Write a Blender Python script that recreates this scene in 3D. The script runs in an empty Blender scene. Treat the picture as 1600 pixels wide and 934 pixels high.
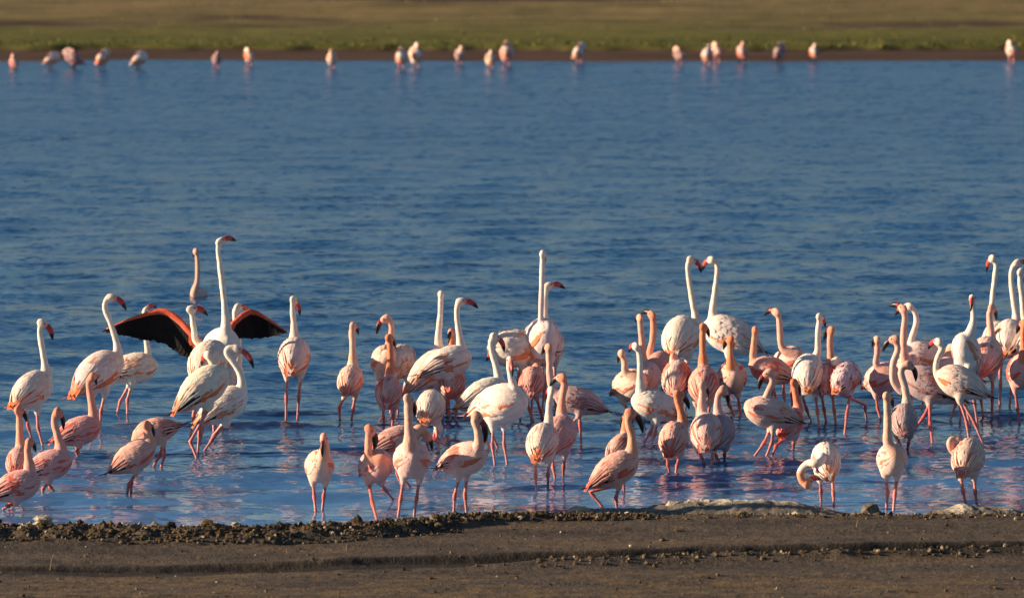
import bpy, math, random
import numpy as np
from mathutils import Vector

# ------------------------------------------------------------------ camera, sky, sun, exposure
scene = bpy.context.scene
col = scene.collection
R = math.radians
CAM_H, FPX, PITCH = 5.42, 8200.0, 5.42
cd = bpy.data.cameras.new('camera')
cam = bpy.data.objects.new('camera', cd); col.objects.link(cam)
cam.location = (0, 0, CAM_H); cam.rotation_euler = (R(90 - PITCH), 0, 0)
cd.sensor_width = 36; cd.lens = FPX / 1600 * 36; cd.clip_end = 5000; cd.clip_start = 1
cd.dof.use_dof = True; cd.dof.focus_distance = 42.5; cd.dof.aperture_fstop = 3.2
scene.camera = cam

SUN_EL, SUN_AZ = 16.0, 183.0        # azimuth measured from +X anticlockwise: 180 = straight from the left
sdir = Vector((math.cos(R(SUN_AZ)) * math.cos(R(SUN_EL)), math.sin(R(SUN_AZ)) * math.cos(R(SUN_EL)), math.sin(R(SUN_EL))))
w = bpy.data.worlds.new('World'); scene.world = w; w.use_nodes = True
nt = w.node_tree; bg = nt.nodes['Background']
sky = nt.nodes.new('ShaderNodeTexSky'); sky.sky_type = 'NISHITA'; sky.sun_disc = False
sky.sun_elevation = R(SUN_EL); sky.sun_rotation = math.atan2(sdir.x, sdir.y)
sky.air_density = 1.0; sky.dust_density = 0.2; sky.ozone_density = 3.0
nt.links.new(sky.outputs[0], bg.inputs[0]); bg.inputs[1].default_value = 0.05
sl = bpy.data.lights.new('sun', 'SUN'); sl.energy = 5.0; sl.angle = R(0.5); sl.color = (1.0, 0.77, 0.52)
so = bpy.data.objects.new('sun', sl); col.objects.link(so)
so.rotation_euler = (-sdir).to_track_quat('-Z', 'Y').to_euler(); so.location = (-20, 40, 20)
vs = scene.view_settings
vs.view_transform = 'Standard'; vs.look = 'None'; vs.exposure = 0.9; vs.gamma = 1.0; vs.use_curve_mapping = False

rng = np.random.default_rng(7)
random.seed(7)

# ------------------------------------------------------------------ pixel (of the 1600 px photo) to place
cp, sp_ = math.cos(R(PITCH)), math.sin(R(PITCH))
def ray(x, y):
    a = (x - 800) / FPX; b = -(y - 467) / FPX
    return np.array([a, cp + b * sp_, -sp_ + b * cp])
def ground(x, y, z=0.0):
    d = ray(x, y); t = (CAM_H - z) / -d[2]
    return np.array([0, 0, CAM_H]) + t * d
def plane(x, y, Y):
    d = ray(x, y); return np.array([0, 0, CAM_H]) + d * (Y / d[1])
def px_per_m(Y): return FPX / Y

# ------------------------------------------------------------------ materials
def mat(name, rough=0.7, attr=None, base=(.5, .5, .5), spec=0.3):
    m = bpy.data.materials.new(name); m.use_nodes = True
    n = m.node_tree; b = n.nodes['Principled BSDF']
    b.inputs['Roughness'].default_value = rough
    b.inputs['Specular IOR Level'].default_value = spec
    b.inputs['Base Color'].default_value = (*base, 1)
    return m, n, b
def N(n, t, **kw):
    o = n.nodes.new(t)
    for k, v in kw.items(): setattr(o, k, v)
    return o
def noise(n, vec, scale, detail=3, rough=.55):
    o = N(n, 'ShaderNodeTexNoise'); o.inputs['Scale'].default_value = scale
    o.inputs['Detail'].default_value = detail; o.inputs['Roughness'].default_value = rough
    if vec is not None: n.links.new(vec, o.inputs['Vector'])
    return o
def ramp(n, fac, stops):
    o = N(n, 'ShaderNodeValToRGB'); e = o.color_ramp.elements
    while len(e) < len(stops): e.new(.5)
    for i, (p, c) in enumerate(stops): e[i].position = p; e[i].color = (*c, 1)
    n.links.new(fac, o.inputs[0]); return o
def mixc(n, fac, a, b, mode='MIX'):
    o = N(n, 'ShaderNodeMix'); o.data_type = 'RGBA'; o.blend_type = mode
    for s, v in ((0, fac), (6, a), (7, b)):
        if hasattr(v, 'links') or hasattr(v, 'is_linked'): n.links.new(v, o.inputs[s])
        else: o.inputs[s].default_value = v if s == 0 else (*v, 1)
    return o.outputs[2]
def bump(n, h, b, strength, dist, prev=None):
    o = N(n, 'ShaderNodeBump'); o.inputs['Strength'].default_value = strength; o.inputs['Distance'].default_value = dist
    n.links.new(h, o.inputs['Height'])
    if prev is not None: n.links.new(prev, o.inputs['Normal'])
    if b is not None: n.links.new(o.outputs[0], b.inputs['Normal'])
    return o.outputs[0]

M = {}
def plumage():
    m, n, b = mat('plumage', .85, spec=.15)
    a = N(n, 'ShaderNodeVertexColor'); a.layer_name = 'col'
    tc = N(n, 'ShaderNodeTexCoord')
    n1 = noise(n, tc.outputs['Object'], 26, 4, .6)
    r = ramp(n, n1.outputs[0], [(.3, (.90, .84, .83)), (.62, (1.02, 1.01, 1.01))])
    n.links.new(mixc(n, 1.0, a.outputs[0], r.outputs[0], 'MULTIPLY'), b.inputs['Base Color'])
    n2 = noise(n, tc.outputs['Object'], 75, 3, .6)
    bump(n, n2.outputs[0], b, .25, .008, bump(n, n1.outputs[0], None, .35, .015))
    b.inputs['Sheen Weight'].default_value = .08
    return m
M['plumage'] = plumage()
def skinm():
    m, n, b = mat('leg_skin', .5, spec=.35)
    a = N(n, 'ShaderNodeVertexColor'); a.layer_name = 'col'
    tc = N(n, 'ShaderNodeTexCoord'); n1 = noise(n, tc.outputs['Object'], 40, 3)
    r = ramp(n, n1.outputs[0], [(.3, (.62, .55, .55)), (.65, (1.05, 1.05, 1.05))])
    n.links.new(mixc(n, 1.0, a.outputs[0], r.outputs[0], 'MULTIPLY'), b.inputs['Base Color'])
    bump(n, n1.outputs[0], b, .4, .006)
    return m
M['leg'] = skinm()
def billm():
    m, n, b = mat('bill_horn', .38, spec=.4)
    a = N(n, 'ShaderNodeVertexColor'); a.layer_name = 'col'
    tc = N(n, 'ShaderNodeTexCoord'); n1 = noise(n, tc.outputs['Object'], 60, 3)
    r = ramp(n, n1.outputs[0], [(.3, (.75, .7, .7)), (.65, (1.05, 1.05, 1.05))])
    n.links.new(mixc(n, 1.0, a.outputs[0], r.outputs[0], 'MULTIPLY'), b.inputs['Base Color'])
    return m
M['bill'] = billm()
M['eye'] = mat('eye_gloss', .15, base=(.03, .022, .008), spec=.6)[0]

def water():
    m, n, b = mat('lake_water', .10, base=(.014, .080, .205), spec=.46)
    b.inputs['IOR'].default_value = 1.333
    tc = N(n, 'ShaderNodeTexCoord'); mp = N(n, 'ShaderNodeMapping'); n.links.new(tc.outputs['Object'], mp.inputs[0])
    mp.inputs['Scale'].default_value = (.55, 1.0, 1.0)
    sx = N(n, 'ShaderNodeSeparateXYZ'); n.links.new(tc.outputs['Object'], sx.inputs[0])
    g = noise(n, mp.outputs[0], .22, 3, .55)                      # gust patches
    gm = N(n, 'ShaderNodeMapRange'); n.links.new(g.outputs[0], gm.inputs[0])
    for i, v in ((1, .32), (2, .68), (3, .65), (4, 1.25)): gm.inputs[i].default_value = v
    lee = N(n, 'ShaderNodeMapRange'); n.links.new(sx.outputs[1], lee.inputs[0])   # calmer under the near shore
    for i, v in ((1, 40.0), (2, 56.0), (3, .27), (4, 1.0)): lee.inputs[i].default_value = v
    rf = N(n, 'ShaderNodeMapRange'); n.links.new(sx.outputs[1], rf.inputs[0])   # wind-roughened open water
    for i, v in ((1, 42.0), (2, 85.0), (3, .09), (4, .27)): rf.inputs[i].default_value = v
    n.links.new(rf.outputs[0], b.inputs['Roughness'])
    amp = N(n, 'ShaderNodeMath', operation='MULTIPLY'); n.links.new(gm.outputs[0], amp.inputs[0]); n.links.new(lee.outputs[0], amp.inputs[1])
    near_pale = N(n, 'ShaderNodeMapRange'); n.links.new(sx.outputs[1], near_pale.inputs[0])     # water colour paler towards the near shore
    for i, v in ((1, 39.5), (2, 47.0), (3, 1), (4, 0)): near_pale.inputs[i].default_value = v
    n.links.new(mixc(n, near_pale.outputs[0], (.014, .080, .205), (.070, .195, .420)), b.inputs['Base Color'])
    acc = None
    for sc, det, k in ((1.3, 2, .25), (4.2, 3, .62), (14.0, 2, 1.15)):   # slopes of swell, ripples and capillary ripples
        q = noise(n, mp.outputs[0], sc, det, .5)
        sub = N(n, 'ShaderNodeVectorMath', operation='SUBTRACT'); n.links.new(q.outputs['Color'], sub.inputs[0]); sub.inputs[1].default_value = (.5, .5, .5)
        ml = N(n, 'ShaderNodeVectorMath', operation='MULTIPLY'); n.links.new(sub.outputs[0], ml.inputs[0]); ml.inputs[1].default_value = (k * .7, k, 0)
        if acc is None: acc = ml.outputs[0]
        else:
            ad = N(n, 'ShaderNodeVectorMath', operation='ADD'); n.links.new(acc, ad.inputs[0]); n.links.new(ml.outputs[0], ad.inputs[1]); acc = ad.outputs[0]
    scl = N(n, 'ShaderNodeVectorMath', operation='SCALE'); n.links.new(acc, scl.inputs[0]); n.links.new(amp.outputs[0], scl.inputs['Scale'])
    ge = N(n, 'ShaderNodeNewGeometry'); ad = N(n, 'ShaderNodeVectorMath', operation='ADD'); n.links.new(ge.outputs['Normal'], ad.inputs[0]); n.links.new(scl.outputs[0], ad.inputs[1])
    no = N(n, 'ShaderNodeVectorMath', operation='NORMALIZE'); n.links.new(ad.outputs[0], no.inputs[0]); n.links.new(no.outputs[0], b.inputs['Normal'])
    return m
M['water'] = water()

def mud():
    m, n, b = mat('lake_mud', .85, spec=.25)
    tc = N(n, 'ShaderNodeTexCoord'); mp = N(n, 'ShaderNodeMapping'); n.links.new(tc.outputs['Object'], mp.inputs[0])
    mp.inputs['Scale'].default_value = (.35, 1.6, 1.0)
    n1 = noise(n, mp.outputs[0], 1.6, 6, .6); n2 = noise(n, tc.outputs['Object'], 16, 5, .65); n3 = noise(n, tc.outputs['Object'], 60, 3, .6)
    r = ramp(n, n1.outputs[0], [(.28, (.058, .046, .036)), (.48, (.096, .075, .058)), (.60, (.125, .092, .062)), (.75, (.155, .108, .060))])
    r2 = ramp(n, n2.outputs[0], [(.3, (.55, .55, .55)), (.7, (1.15, 1.12, 1.08))])
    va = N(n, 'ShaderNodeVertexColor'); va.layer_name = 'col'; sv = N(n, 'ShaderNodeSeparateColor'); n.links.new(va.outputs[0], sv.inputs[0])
    c1 = mixc(n, sv.outputs[1], r.outputs[0], (.19, .125, .055)); c2 = mixc(n, sv.outputs[0], c1, (.022, .018, .016))  # first channel darkens the mud where the ledge shadow is painted
    n.links.new(mixc(n, 1.0, c2, r2.outputs[0], 'MULTIPLY'), b.inputs['Base Color'])
    bump(n, n3.outputs[0], b, .7, .012, bump(n, n2.outputs[0], None, .7, .03))
    return m
M['mud'] = mud()
def crustm():
    m, n, b = mat('salt_crust', .9, spec=.2)
    a = N(n, 'ShaderNodeVertexColor'); a.layer_name = 'col'
    tc = N(n, 'ShaderNodeTexCoord'); n1 = noise(n, tc.outputs['Object'], 38, 5, .65)
    r = ramp(n, n1.outputs[0], [(.3, (.45, .42, .38)), (.65, (1.15, 1.12, 1.08))])
    n.links.new(mixc(n, 1.0, a.outputs[0], r.outputs[0], 'MULTIPLY'), b.inputs['Base Color'])
    bump(n, n1.outputs[0], b, .8, .03)
    return m
M['crust'] = crustm()
def grassland():
    m, n, b = mat('far_grassland', .95, spec=.1)
    tc = N(n, 'ShaderNodeTexCoord'); sx = N(n, 'ShaderNodeSeparateXYZ'); n.links.new(tc.outputs['Object'], sx.inputs[0])
    mp = N(n, 'ShaderNodeMapping'); n.links.new(tc.outputs['Object'], mp.inputs[0]); mp.inputs['Scale'].default_value = (.05, .35, 1)
    mp2 = N(n, 'ShaderNodeMapping'); n.links.new(tc.outputs['Object'], mp2.inputs[0]); mp2.inputs['Scale'].default_value = (.22, .8, 1)
    n1 = noise(n, mp.outputs[0], .9, 5, .6); n2 = noise(n, mp2.outputs[0], 1.2, 5, .6); n3 = noise(n, tc.outputs['Object'], 9, 4, .65)
    # distance from the water decides mud, green flush and dry pasture, with ragged borders
    q = N(n, 'ShaderNodeMath', operation='MULTIPLY_ADD'); n.links.new(n1.outputs[0], q.inputs[0]); q.inputs[1].default_value = 22.0; n.links.new(sx.outputs[1], q.inputs[2])
    mr = N(n, 'ShaderNodeMapRange'); n.links.new(q.outputs[0], mr.inputs[0])
    for i, v in ((1, 108 + 11), (2, 148 + 11), (3, 0), (4, 1)): mr.inputs[i].default_value = v
    r = ramp(n, mr.outputs[0], [(.0, (.105, .108, .024)), (.22, (.135, .128, .032)), (.42, (.165, .138, .055)), (.62, (.215, .158, .078)), (1.0, (.235, .165, .092))])
    r2 = ramp(n, n2.outputs[0], [(.32, (.55, .60, .45)), (.68, (1.12, 1.08, 1.0))])
    gcol = mixc(n, 1.0, r.outputs[0], r2.outputs[0], 'MULTIPLY')
    zr = N(n, 'ShaderNodeMapRange'); n.links.new(sx.outputs[2], zr.inputs[0])
    for i, v in ((1, .09), (2, .14), (3, 0), (4, 1)): zr.inputs[i].default_value = v
    mudc = ramp(n, n2.outputs[0], [(.3, (.05, .031, .023)), (.7, (.105, .062, .043))])
    n.links.new(mixc(n, zr.outputs[0], mudc.outputs[0], gcol), b.inputs['Base Color'])
    bump(n, n3.outputs[0], b, .35, .04)
    return m
M['grassland'] = grassland()
def bladem():
    m, n, b = mat('grass_blades', .8, spec=.15)
    a = N(n, 'ShaderNodeVertexColor'); a.layer_name = 'col'
    n.links.new(a.outputs[0], b.inputs['Base Color']); return m
M['blade'] = bladem()

# ------------------------------------------------------------------ mesh helpers
class MB:
    def __init__(s): s.v = []; s.f = []; s.c = []; s.m = []; s.n = 0
    def add(s, v, f, c, mi=0):
        v = np.asarray(v, float); c = np.asarray(c, float)
        if c.ndim == 1: c = np.tile(c, (len(v), 1))
        s.v.append(v); s.c.append(c); s.f += [tuple(i + s.n for i in q) for q in f]; s.m += [mi] * len(f); s.n += len(v)
    def mesh(s, name, mats, smooth=True, origin=(0, 0, 0)):
        me = bpy.data.meshes.new(name)
        v = np.concatenate(s.v) - np.asarray(origin); c = np.concatenate(s.c)
        me.from_pydata(v.tolist(), [], s.f); me.update()
        ca = me.color_attributes.new('col', 'FLOAT_COLOR', 'POINT')
        ca.data.foreach_set('color', np.concatenate([c, np.ones((len(c), 1))], 1).ravel())
        for m in mats: me.materials.append(m)
        if len(mats) > 1: me.polygons.foreach_set('material_index', s.m)
        me.polygons.foreach_set('use_smooth', [smooth] * len(s.f))
        return me
def link(name, me, parent=None, loc=(0, 0, 0)):
    o = bpy.data.objects.new(name, me); col.objects.link(o); o.location = loc
    if parent is not None: o.parent = parent
    return o
def tag(o, label=None, cat=None, group=None, kind=None):
    if label: o['label'] = label
    if cat: o['category'] = cat
    if group: o['group'] = group
    if kind: o['kind'] = kind
    return o
def norm(v): v = np.asarray(v, float); return v / max(np.linalg.norm(v), 1e-9)
def catmull(P, per=6):
    P = [np.asarray(p, float) for p in P]
    Q = [2 * P[0] - P[1]] + P + [2 * P[-1] - P[-2]]
    out = []
    for i in range(1, len(Q) - 2):
        a, b, c, d = Q[i - 1:i + 3]
        for k in range(per):
            t = k / per
            out.append(.5 * (2 * b + (c - a) * t + (2 * a - 5 * b + 4 * c - d) * t * t + (3 * b - a - 3 * c + d) * t ** 3))
    out.append(P[-1]); return np.array(out)
def tube(P, rad, seg=8, side=None, asp=1.0):
    """closed tube along P; rad per point; asp squeezes it across `side`"""
    P = np.asarray(P); n = len(P); rad = np.broadcast_to(rad, (n,))
    T = np.gradient(P, axis=0); T /= np.maximum(np.linalg.norm(T, axis=1, keepdims=True), 1e-9)
    ref = norm(side) if side is not None else (np.array([1., 0, 0]) if abs(T[0][0]) < .8 else np.array([0, 1., 0]))
    V = []; prev = ref
    for i in range(n):
        s = prev - T[i] * prev.dot(T[i])
        s = norm(s) if np.linalg.norm(s) > 1e-4 else prev
        prev = s if side is None else ref
        u = np.cross(T[i], s)
        for k in range(seg):
            a = 2 * math.pi * k / seg
            V.append(P[i] + rad[i] * (math.cos(a) * s * asp + math.sin(a) * u))
    F = [(i * seg + k, i * seg + (k + 1) % seg, (i + 1) * seg + (k + 1) % seg, (i + 1) * seg + k) for i in range(n - 1) for k in range(seg)]
    F.append(tuple(range(seg))[::-1]); F.append(tuple((n - 1) * seg + k for k in range(seg)))
    return np.array(V), F

# ------------------------------------------------------------------ setting: water, near shore, far shore
def wl_px(x):     # pixel row of the near waterline at photo column x
    return np.interp(x, [-800, 0, 200, 400, 560, 700, 800, 1000, 1300, 1600, 2400], [838, 838, 838, 838, 832, 818, 812, 809, 808, 807, 807])
def smooth01(t): t = np.clip(t, 0, 1); return t * t * (3 - 2 * t)
def vnoise(x, y, seed):
    r = np.random.default_rng(seed); g = r.random((64, 64))
    xi = np.floor(x).astype(int); yi = np.floor(y).astype(int); fx = x - xi; fy = y - yi
    fx = fx * fx * (3 - 2 * fx); fy = fy * fy * (3 - 2 * fy)
    a = g[xi % 64, yi % 64]; b = g[(xi + 1) % 64, yi % 64]; c = g[xi % 64, (yi + 1) % 64]; d = g[(xi + 1) % 64, (yi + 1) % 64]
    return (a * (1 - fx) + b * fx) * (1 - fy) + (c * (1 - fx) + d * fx) * fy
def fbm(x, y, seed, o=4):
    s = 0; a = .5
    for i in range(o): s = s + a * vnoise(x * 2 ** i, y * 2 ** i, seed + i); a *= .5
    return s
YP = np.array([760 + i for i in range(0, 280)]); YG = np.array([ground(800, y)[1] for y in YP])
def px_to_Y(y): return np.interp(y, YP, YG)
def shore_z(X, Y):
    px = 800 + X / Y * FPX
    Yw = px_to_Y(wl_px(px))
    d = Yw - Y + (fbm(X * 2.2, Y * 2.2, 3) - .47) * .16         # metres inland of the waterline
    z = np.where(d > 0, .035 * smooth01(d / .30), np.maximum(d * .9, -.8))
    crust_w = np.interp(px, [0, 600, 900, 1600], [.75, .6, .4, .3])
    in_crust = smooth01((d + .1) / .15) * (1 - smooth01((d - crust_w * .7) / (crust_w * .4)))
    z = z + in_crust * (.03 + .10 * fbm(X * 9, Y * 9, 11)) * np.interp(px, [0, 700, 1000], [1, .75, .22])
    z = z + smooth01(d / .4) * (fbm(X * .8, Y * 3.2, 21) - .47) * .06 + smooth01(d / .3) * (fbm(X * 5, Y * 9, 31) - .47) * .022
    # old wheel rut / ledge running across the beach
    yl = px_to_Y(np.interp(px, [-800, 0, 400, 800, 1100, 1600, 2400], [897, 893, 884, 871, 862, 851, 840])) + (fbm(X * 1.5, X * 0 + 3, 51) - .47) * .12
    dep = np.interp(px, [0, 500, 900, 1600], [.035, .05, .06, .10])
    e = yl - Y
    z = z - dep * smooth01(e / .09) * (1 - .75 * smooth01((e - .22) / .35))
    ridge = np.interp(px, [700, 900, 1600], [0, .05, .06])
    z = z + ridge * np.exp(-((e - .48) / .11) ** 2) * (.4 + 1.1 * fbm(X * 6, Y * 6, 61))
    return z
def grid_obj(name, xs, ys, zf, m):
    X, Y = np.meshgrid(xs, ys); Z = zf(X, Y); nx, ny = len(xs), len(ys)
    v = np.stack([X, Y, Z], -1).reshape(-1, 3)
    i = np.arange(ny - 1)[:, None] * nx + np.arange(nx - 1)[None]
    f = np.stack([i, i + 1, i + 1 + nx, i + nx], -1).reshape(-1, 4)
    me = bpy.data.meshes.new(name); me.vertices.add(len(v)); me.vertices.foreach_set('co', v.ravel())
    me.loops.add(f.size); me.loops.foreach_set('vertex_index', f.ravel()); me.polygons.add(len(f))
    me.polygons.foreach_set('loop_start', np.arange(0, f.size, 4)); me.polygons.foreach_set('loop_total', np.full(len(f), 4))
    me.polygons.foreach_set('use_smooth', np.ones(len(f), bool)); me.update(calc_edges=True)
    me.materials.append(m); return link(name, me)
fine = np.arange(-4.6, 4.6, .02)
xs = np.concatenate([np.arange(-60, -8, 2.0), np.arange(-8, -4.6, .1), fine, np.arange(4.6, 8, .1), np.arange(8, 61, 2.0)])
ys = np.concatenate([np.arange(-20, 30, 2.0), np.arange(30, 35, .12), np.arange(35, 41.6, .02)])
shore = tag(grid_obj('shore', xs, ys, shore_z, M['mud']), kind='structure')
def shore_shade_litter():        # ledge shadow painted as a dark band into the mud, straw-coloured litter on the near beach
    X, Y = np.meshgrid(xs, ys); px = 800 + X / np.maximum(Y, 1) * FPX
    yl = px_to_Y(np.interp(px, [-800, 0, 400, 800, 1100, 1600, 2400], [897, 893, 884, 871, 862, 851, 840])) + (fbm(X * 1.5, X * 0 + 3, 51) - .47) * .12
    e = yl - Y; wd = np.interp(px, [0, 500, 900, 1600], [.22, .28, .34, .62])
    rut_shade = smooth01((e + .02) / .08) * (1 - smooth01((e - wd * .7) / (wd * .6))) * (.55 + .9 * fbm(X * 1.2, Y * 8, 151)) * np.interp(px, [0, 400, 1200, 1600], [.65, .75, .8, 1])
    lit = smooth01((36.75 - Y + (fbm(X * .5, Y * 2, 161) - .47) * 1.5) / .5) * smooth01((fbm(X * 4, Y * 14, 171) - .40) / .25) * .75
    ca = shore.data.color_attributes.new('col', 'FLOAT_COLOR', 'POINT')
    ca.data.foreach_set('color', np.stack([np.clip(rut_shade, 0, 1), lit, X * 0, X * 0 + 1], -1).ravel())
shore_shade_litter()

wr = np.random.default_rng(5)
WV = []
for i in range(46):
    lam = .45 * (4.2 ** wr.random()); th = R(90) + wr.normal(0, .55); k = 2 * math.pi / lam
    WV.append((k * math.cos(th), k * math.sin(th), .0135 * lam * .55, wr.random() * 6.28, lam))
def wave_z(X, Y):
    z = np.zeros_like(X); cell = np.interp(Y, [36, 52, 109], [.07, .07, .6])
    fade = 1 - smooth01((np.abs(X) - 8) / 2)
    shore = np.clip((Y - px_to_Y(wl_px(800 + X / Y * FPX))) / 2.5, .25, 1)
    for kx, ky, a, p, lam in WV: z += a * np.sin(kx * X + ky * Y + p) * np.clip((lam / cell - 3) / 3, 0, 1)
    z = z * fade * shore * .36
    for fx_, fy_ in LEGS:                                  # rings where legs break the surface
        m_ = (np.abs(X - fx_) < .6) & (np.abs(Y - fy_) < .6)
        rr = np.hypot(X[m_] - fx_, Y[m_] - fy_); z[m_] += .0045 * np.cos(rr * 2 * math.pi / .17) * np.exp(-rr / .16)
    return z
FW = ground(800, 99)[1]
def bank_z(X, Y):
    d = Y - FW - (fbm(X * .25, X * 0 + 1, 71) - .47) * 1.6
    z = -.008 + .10 * smooth01(d / 5.0) * np.clip(d, 0, 1) + np.where(d < 0, d * .1, 0)
    lip = smooth01((d - 3.8 - (fbm(X * 1.2, X * 0 + 5, 75) - .47) * 1.5) / .35)
    z = z + lip * (.07 + .06 * fbm(X * 1.5, Y * 1.5, 81))
    z = z + smooth01((d - 6) / 10) * (fbm(X * .08, Y * .12, 91) - .47) * .5 + smooth01((d - 6) / 3) * (fbm(X * .8, Y * .8, 95) - .47) * .08
    return z + np.clip((Y - 125) / 200, 0, 1) ** 2 * 3
fx = np.concatenate([np.arange(-900, -60, 30.), np.arange(-60, -20, 1.), np.arange(-20, 20, .16), np.arange(20, 60, 1.), np.arange(60, 901, 30.)])
fy = np.concatenate([np.arange(FW - 3, FW + 14, .16), np.arange(FW + 14, 170, .6), np.arange(170, 400, 6), np.arange(400, 2000, 80)])
tag(grid_obj('far_bank', fx, fy, bank_z, M['grassland']), kind='structure')
tag(grid_obj('lake_bed', np.linspace(-900, 900, 7), np.linspace(-300, 2000, 7), lambda X, Y: X * 0 - 1.2, M['mud']), kind='structure')

# grass on the far bank: tufts along the lip and over the pasture
def far_grass():
    g = np.random.default_rng(12); n1, n2 = 1800, 7000
    X = np.concatenate([g.uniform(-14, 14, n1), g.uniform(-17, 17, n2)])
    Y = np.concatenate([FW + 3.6 + g.gamma(1.6, .7, n1), FW + 6 + 34 * g.random(n2) ** 1.3])
    Z = bank_z(X, Y); keep = Z > .11; X, Y, Z = X[keep], Y[keep], Z[keep]; n = len(X)
    h = g.uniform(.015, .05, n) * np.where(np.arange(n) < n1, 1.2, .5); a = g.uniform(0, math.pi, n); wd = g.uniform(.02, .06, n)
    dx, dy = np.cos(a) * wd, np.sin(a) * wd; lx, ly = g.normal(0, .06, n), g.normal(0, .06, n)
    v = np.stack([np.stack([X - dx, Y - dy, Z - .03], -1), np.stack([X + dx, Y + dy, Z - .03], -1), np.stack([X + lx, Y + ly, Z + h], -1)], 1).reshape(-1, 3)
    d = (Y - FW) / 40; t = g.random((n, 1)); dry = np.clip(d[:, None] * 1.6 + g.normal(0, .25, (n, 1)), 0, 1)
    c = (1 - dry) * np.array([.095, .095, .022]) + dry * np.array([.21, .155, .068]); c *= .85 + .3 * t
    mb = MB(); mb.add(v, [(3 * i, 3 * i + 1, 3 * i + 2) for i in range(n)], np.repeat(c, 3, 0))
    o = link('bank_grass', mb.mesh('bank_grass', [M['blade']], False))
    tag(o, 'short green and straw coloured grass over the far bank', 'grass', kind='stuff')
far_grass()

# ------------------------------------------------------------------ crust along the waterline and loose stones
def ico():
    import bmesh
    bm = bmesh.new(); bmesh.ops.create_icosphere(bm, subdivisions=2, radius=1)
    v = np.array([x.co[:] for x in bm.verts]); f = [tuple(q.index for q in p.verts) for p in bm.faces]
    bm2 = bmesh.new(); bmesh.ops.create_icosphere(bm2, subdivisions=1, radius=1)
    v2 = np.array([x.co[:] for x in bm2.verts]); f2 = [tuple(q.index for q in p.verts) for p in bm2.faces]
    bm.free(); bm2.free(); return v, f, v2, f2
IV, IF, IV1, IF1 = ico()
def lump(g, v, r, flat=.7):
    d = 1 + .28 * np.sin(v @ g.normal(0, 2.2, 3) + g.random() * 6) + .18 * np.sin(v @ g.normal(0, 5, 3) + g.random() * 6) + g.normal(0, .06, len(v))
    return v * d[:, None] * np.array([r * g.uniform(.8, 1.35), r * g.uniform(.7, 1.1), r * flat * g.uniform(.7, 1.2)])
def crust():
    g = np.random.default_rng(22); mb = MB()
    pal = np.array([[.10, .072, .042], [.14, .10, .058], [.19, .14, .08], [.07, .052, .034], [.34, .28, .20], [.50, .44, .35]])
    tmpl = [lump(g, IV1, 1.0, .95) for _ in range(40)]; f1 = np.array(IF1); nv = len(IV1); VS, CS = [], []
    def put(px, Y, r, p, pale=None):
        X = (px - 800) / FPX * Y; z = shore_z(X, Y)
        for i in range(len(px)):
            pp = p.copy()
            if pale is not None and pale[i]: pp[4:] *= 2.2
            a = g.uniform(0, 6.28); ca, sa = math.cos(a), math.sin(a); t = tmpl[g.integers(40)] * r[i]
            t = np.stack([t[:, 0] * ca - t[:, 1] * sa, t[:, 0] * sa + t[:, 1] * ca, t[:, 2]], -1) + np.array([X[i], Y[i], z[i] + r[i] * .2])
            VS.append(t); CS.append(np.tile(pal[g.choice(6, p=pp / pp.sum())] * g.uniform(.8, 1.15), (nv, 1)) * (1 + g.normal(0, .16, (nv, 1))))
    def strip(n, xr, dr, rr, p):
        px = g.uniform(*xr, n); d = g.uniform(*dr, n); put(px, px_to_Y(wl_px(px)) - d, rr[0] + (rr[1] - rr[0]) * g.random(n) ** 3, p, d < .2)
    A = np.array([.27, .25, .16, .25, .05, .02])
    strip(6500, (-300, 720), (-.06, .70), (.004, .020), A)
    strip(170, (-300, 720), (-.02, .55), (.022, .048), A)
    strip(700, (-300, 1000), (-.10, .08), (.008, .032), np.array([.04, .06, .1, .03, .3, .47]))
    strip(1700, (600, 1020), (-.04, .45), (.006, .026), A)
    strip(420, (700, 1620), (-.06, .14), (.008, .028), np.array([.15, .15, .2, .1, .25, .15]))
    strip(1500, (1000, 1900), (-.02, .40), (.004, .017), A)
    n = 700; px = g.uniform(830, 1900, n); put(px, px_to_Y(np.interp(px, [800, 1100, 1600, 2400], [871, 862, 851, 840])) - .48 + g.normal(0, .08, n), .005 + .018 * g.random(n) ** 2, np.array([.2, .3, .3, .1, .08, .02]))
    n = 700; put(g.uniform(-300, 1900, n), g.uniform(35.2, 39.2, n), .004 + .014 * g.random(n) ** 3, np.array([.2, .25, .25, .15, .1, .05]))
    V = np.concatenate(VS); C = np.clip(np.concatenate(CS), .01, .8); m = len(VS)
    mb.add(V, (f1[None] + (np.arange(m) * nv)[:, None, None]).reshape(-1, 3).tolist(), C)
    o = link('shore_crust', mb.mesh('shore_crust', [M['crust']], False))
    tag(o, 'crumbly brown and pale salt crust along the waterline', 'crust', kind='stuff')
crust()

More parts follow.
